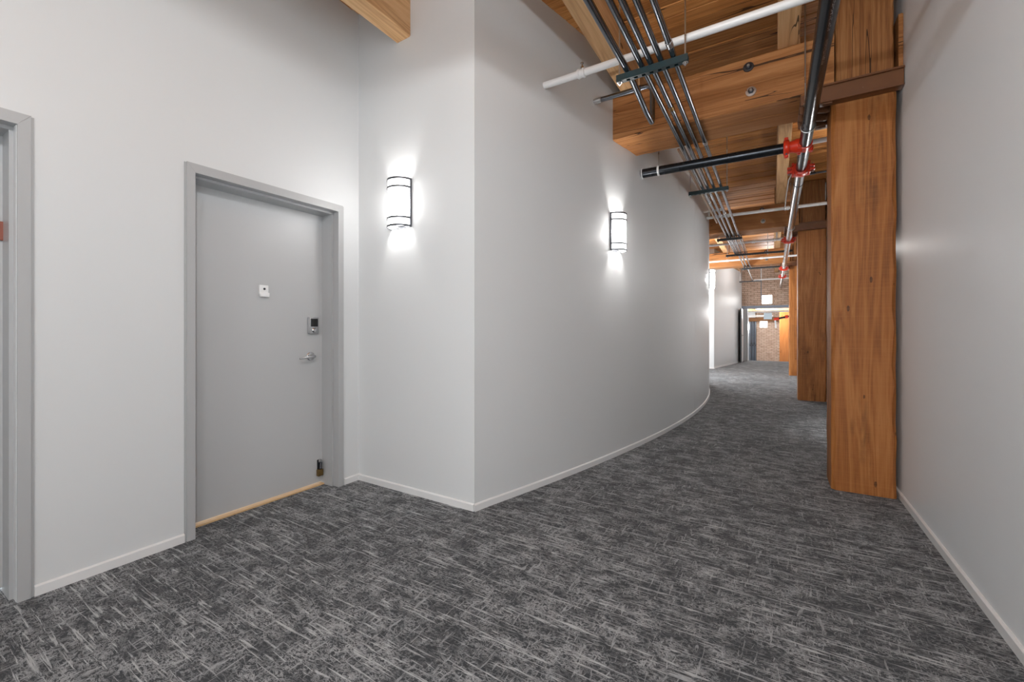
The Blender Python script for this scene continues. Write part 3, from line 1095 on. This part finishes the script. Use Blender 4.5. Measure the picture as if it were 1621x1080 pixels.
# mechanical tee for the branch
ty, bz = 4.425, PZ
tee = part('red_branch_tee', B().rev((PX, ty - 0.050, PZ), (0, 1, 0), [(0, PR + 0.001), (0.003, PR + 0.008), (0.097, PR + 0.008), (0.100, PR + 0.001)], 28)
           .rev((PX - 0.02, ty, PZ), (-1, 0, 0), [(0, 0.060), (0.045, 0.058), (0.07, 0.049), (0.105, 0.047), (0.11, 0.044)], 26)
           .box(PX - 0.055, PX - 0.026, ty + 0.052, ty + 0.082, PZ - 0.055, PZ - 0.008, 0.006).box(PX - 0.055, PX - 0.026, ty - 0.078, ty - 0.05, PZ - 0.045, PZ - 0.004, 0.006)
           .box(PX + 0.028, PX + 0.06, ty + 0.02, ty + 0.082, PZ - 0.05, PZ - 0.006, 0.006), M_orange, mp, 40)
bc = part('red_coupling', B().rev((0.122, ty, PZ), (-1, 0, 0), [(0, 0.047), (0.004, 0.062), (0.014, 0.067), (0.034, 0.067), (0.044, 0.062), (0.048, 0.047)], 28)
          .box(0.082, 0.112, ty - 0.018, ty + 0.018, PZ - 0.088, PZ - 0.055, 0.005).box(0.082, 0.112, ty - 0.018, ty + 0.018, PZ + 0.055, PZ + 0.088, 0.005), M_orange, mp, 40)
part('coupling_bolt', B().tube([(0.097, ty - 0.034, PZ - 0.062), (0.097, ty + 0.03, PZ - 0.062)], 0.007, 10), M_dkmetal, bc, 0)
# ring hangers of the main
for yc, lab, zt2, pxr in ((4.04, 'thin ring hanger holding the black main under the nearest girder', GZ0, PX), (7.9, 'ring hanger on the silver main before the second girder', DECK, PX),
                          (12.4, 'ring hanger on the silver main before the third girder', DECK, PX)):
    rh = thing('ring_hanger', lab, 'hanger', (PX, yc, PZ), 'ring hangers of the main')
    part('ring', B().torus((PX, yc, PZ - 0.002), (0, 1, 0), PR + 0.004, 0.0035, 36, 8), M_zinc, rh, 60)
    part('threaded_rod', B().tube([(PX, yc, PZ + PR), (PX, yc, zt2)], 0.0048, 10), M_zinc, rh, 60)
rh = thing('hanger_rod', 'thin steel rod dropping past the girder face to the black main', 'rod', (0.19, 3.72, 2.8))
part('rod_shaft', B().tube([(0.196, 3.72, 2.776), (0.196, 3.72, 3.2), (0.196, 3.72, DECK)], 0.0048, 10), M_zinc, rh, 60)
part('rod_foot', B().rev((0.196, 3.72, 2.776), (0, 0, 1), [(0, 0.010), (0.02, 0.010), (0.022, 0.005)], 12), M_zinc, rh)
gw = thing('ground_wire', 'thin white wire looping from the silver main up to a white pipe', 'wire', (0.18, 5.5, 2.8))
part('wire_loop', B().tube([(0.215, 5.32, PZ + PR - 0.008), (0.17, 5.30, PZ + 0.05), (0.145, 5.6, PZ + 0.06), (0.14, 6.3, PZ + 0.09), (0.145, 7.0, PZ + 0.16), (0.15, 7.54, 2.985)], 0.006, 10), M_whitepipe, gw, 60)

# black branch pipe to the curved wall
bp = thing('sprinkler_branch', 'black branch pipe crossing from the red tee to the curved wall', 'pipe', (-0.5, 4.41, PZ))
xw = curve_x(4.39)
part('pipe_run', B().tube([(0.10, ty, PZ), (-0.5, 4.41, PZ), (xw - 0.02, 4.388, PZ)], 0.044, 26), M_blackpipe, bp, 60)
part('wall_ring', B().torus((xw + 0.006, 4.388, PZ), (1, 0, 0), 0.047, 0.006, 30, 8), M_whitepipe, bp, 60)
h_ = thing('pipe_strap', 'white strap hanger near the wall end of the black branch pipe', 'hanger', (-1.0, 4.39, PZ))
part('strap', B().rev((-0.985, 4.392, PZ), (1, 0, 0), [(0, 0.0445), (0.001, 0.0485), (0.019, 0.0485), (0.020, 0.0445)], 26), M_whitepipe, h_)
part('threaded_rod', B().tube([(-0.975, 4.392, PZ + 0.045), (-0.975, 4.392, DECK)], 0.0048, 10), M_zinc, h_, 60)


# white pipes across the corridor
def wpipe(label, x0, x1, y, z, r=0.0235, fits=(), risers=()):
    p = thing('white_pipe', label, 'pipe', ((x0 + x1) / 2, y, z))
    part('pipe_run', B().tube([(x0, y, z), ((x0 + x1) / 2, y, z), (x1, y, z)], r, 18), M_whitepipe, p, 60)
    for fx in fits:
        part('pipe_fitting', B().rev((fx - 0.03, y, z), (1, 0, 0), [(0, r + 0.002), (0.004, r + 0.008), (0.016, r + 0.009), (0.020, r + 0.005), (0.040, r + 0.005), (0.044, r + 0.009), (0.056, r + 0.008), (0.06, r + 0.002)], 22), M_whitepipe, p)
    for rx, zt_, rr in risers:
        part('riser', B().tube([(rx, y, z), (rx, y, zt_)], rr, 14), M_whitepipe, p, 60)
    return p


w1 = wpipe('nearest white pipe, from the curved wall up behind the conduits', curve_x(2.86) - 0.02, 0.748, 2.86, 2.998, 0.0245, (-1.17,))
part('sprinkler_head', B().rev((-1.165, 2.86, 2.998 + 0.030), (0, 0, 1), [(0, 0.014), (0.014, 0.013), (0.018, 0.007), (0.036, 0.005), (0.040, 0.013), (0.043, 0.013)], 14), M_chrome, w1)
wpipe('white pipe just behind the black branch pipe', curve_x(5.06) - 0.02, 0.748, 5.06, 2.992)
wpipe('white pipe in front of the second girder', curve_x(7.57) - 0.02, 0.748, 7.57, 2.985, 0.0235, (-0.62, 0.17), ((-0.885, 3.32, 0.014),))
wpipe('white pipe just behind the second girder with a cluster of fittings', -1.30, 0.30, 10.1, 2.99, 0.0235, (-0.35, 0.02, 0.10), ((0.06, 3.25, 0.014),))
wpipe('white pipe in front of the third girder', -1.60, 0.749, 12.5, 2.99, 0.0235, (-1.02, -0.25))
wpipe('farthest white pipe in front of the brickwork', -0.60, 0.749, 17.9, 3.0, 0.024, ())
wpipe('short white stub pipe by the end of the curved wall', curve_x(7.1) - 0.02, -0.66, 7.15, 2.985, 0.014, (-0.70,))
cp = thing('cross_conduit', 'short chrome conduit between the silver main and the nearest column', 'conduit', (0.5, 5.58, 2.85))
part('tube', B().tube([(0.262, 5.58, 2.845), (0.5, 5.58, 2.845), (0.748, 5.58, 2.845)], 0.013, 16), M_conduit, cp, 60)
part('coupling', coupling(B(), (0.36, 5.58, 2.845), (1, 0, 0), 0.013, 0.05), M_dkmetal, cp)

# ------------------------------------------------------------------ far end
ex = thing('exit_box', 'glowing white box on the brickwork above the far opening', 'light', (-0.20, 18.5, 2.31))
part('housing', B().box(-0.365, -0.035, 18.44, 18.49, 2.14, 2.47, 0.006), M_plast, ex, 0)
part('lit_panel', B().box(-0.355, -0.045, 18.432, 18.442, 2.15, 2.46, 0.003), M_exit, ex, 0)
solo('surface_conduit', B().tube([(-0.385, 18.475, 2.30), (-0.385, 18.475, 3.0), (-0.385, 18.475, DECK)], 0.012, 12), M_bluegrey,
     'thin grey conduit running up the far brickwork beside the glowing box', 'conduit', (-0.385, 18.475, 2.9))
ex2 = thing('exit_box', 'second glowing white box on the brick wall beyond the opening', 'light', (-0.41, 25.0, 1.46))
part('housing', B().box(-0.575, -0.245, 24.94, 24.985, 1.29, 1.63, 0.006), M_plast, ex2, 0)
part('lit_panel', B().box(-0.565, -0.255, 24.93, 24.942, 1.30, 1.62, 0.003), M_exit, ex2, 0)
sg = thing('hanging_sign', 'pale blue-white hanging sign under the far opening', 'sign', (-0.185, 20.0, 1.7))
part('sign_panel', B().box(-0.326, -0.043, 19.98, 20.01, 1.60, 1.855, 0.004), M_sign, sg, 0)
for rx in (-0.28, -0.09):
    part('hanging_rod', B().tube([(rx, 19.995, 1.855), (rx, 19.995, 2.45)], 0.006, 8), M_zinc, sg, 60)
for q, (yy, zz, x0, x1) in enumerate(((19.6, 1.90, -1.24, 0.745), (21.0, 1.76, -1.24, 0.0))):
    wpipe(('upper', 'lower')[q] + ' white pipe crossing under the ceiling beyond the far opening', x0, x1, yy, zz, 0.03, ())
timber('timber_girder', 'dark timber beam high beyond the far opening', 'beam', -1.24, 0.74, 22.6, 22.85, 2.05, 2.40, W_joist, 0, 0.01, 0.003)
timber('timber_girder', 'low brown beam across the top of the pale brick wall', 'beam', -1.05, 0.2, 24.55, 24.8, 1.60, 1.80, W_dark, 0, 0.01, 0.003)
timber('timber_joist', 'short pale joist end under the ceiling beyond the far opening', 'beam', -0.66, -0.50, 20.2, 22.6, 2.06, 2.44, W_joist, 1, 0.01, 0.003)
timber('timber_column', 'orange timber column beyond the far opening', 'column', 0.235, 0.735, 22.0, 22.4, -0.60, 2.0, W_lip, 2, 0.015, 0.003)
rp = thing('red_pipe', 'short red and black sprinkler pipe beyond the far opening', 'pipe', (0.26, 20.0, 1.65))
part('red_tee', B().tube([(0.02, 20, 1.60), (0.16, 20, 1.62), (0.19, 20, 1.63)], 0.055, 16), M_orange, rp, 40)
part('pipe_run', B().tube([(0.16, 20, 1.625), (0.45, 20, 1.69), (0.75, 20, 1.75)], 0.042, 16), M_blackpipe, rp, 60)
part('red_coupling', B().tube([(0.40, 20, 1.68), (0.50, 20, 1.70)], 0.065, 16), M_orange, rp, 40)
part('drop', B().tube([(0.06, 20, 1.61), (0.08, 20, 1.40), (0.09, 20, 1.25)], 0.028, 12), M_whitepipe, rp, 60)
for q in range(5):
    xx = -1.0 + q * 0.062
    tb = thing('riser_pipe', ('first', 'second', 'third', 'fourth', 'fifth')[q] + ' grey vertical pipe from the left beside the far brick wall', 'pipe', (xx, 24.84, -0.6), 'grey riser pipes')
    part('tube', B().tube([(xx, 24.84, -0.6), (xx, 24.84, 1.7)], 0.020, 12), M_dkmetal if q % 2 else M_conduit, tb, 60)
    part('coupling', B().rev((xx, 24.84, 0.35 + 0.1 * (q % 2)), (0, 0, 1), [(0, 0.020), (0.005, 0.027), (0.09, 0.027), (0.095, 0.020)], 12), M_dkmetal, tb)
solo('panel_board', B().box(-1.05, -0.74, 24.90, 24.93, -0.6, 1.60, 0.004), M_bluegrey,
     'grey backing board behind the vertical pipes of the far room', 'panel', (-0.9, 24.97, -0.6), smooth=0)
sconce('tiny far sconce on the white wall of the lower room', (-1.135, 24.995, 1.15), 0)
solo('handrail', B().tube([(-1.18, 24.2, -0.6), (-1.18, 24.2, 0.45)], 0.02, 10).tube([(-1.18, 24.2, 0.45), (-1.18, 24.9, 0.45)], 0.02, 10), M_dkmetal,
     'dark thin rail post against the white wall of the lower room', 'rail', (-1.18, 24.2, -0.6))
# open dark fire door at the far left
fd = thing('fire_door', 'dark fire door standing open at the far left of the brick opening', 'door', (-1.0, 17.1, 0))
lf = part('door_leaf', B().box(-1.000, -0.955, 17.12, 18.05, 0.02, 1.93, 0.003), M_blackpaint, fd, 0)
part('edge_strip', B().box(-0.955, -0.950, 17.12, 18.05, 0.02, 1.93), M_door, fd, 0)
lh = part('lever_handle', B().rev((-0.95, 17.22, 0.98), (1, 0, 0), [(0, 0.03), (0.01, 0.03), (0.012, 0.012), (0.05, 0.012)], 16), M_chrome, lf)
part('lever_grip', B().tube([(-0.905, 17.22, 0.98), (-0.902, 17.34, 0.98)], 0.011, 10), M_chrome, lh)
solo('door_3', B().box(-1.02, -0.86, 18.36, 18.50, 0, 1.97, 0.004).box(-0.86, -0.82, 18.40, 18.50, 0, 1.97, 0.004), M_frame,
     'grey door frame post at the left of the far opening', 'door', (-0.95, 18.4, 0), kind='structure', smooth=0)
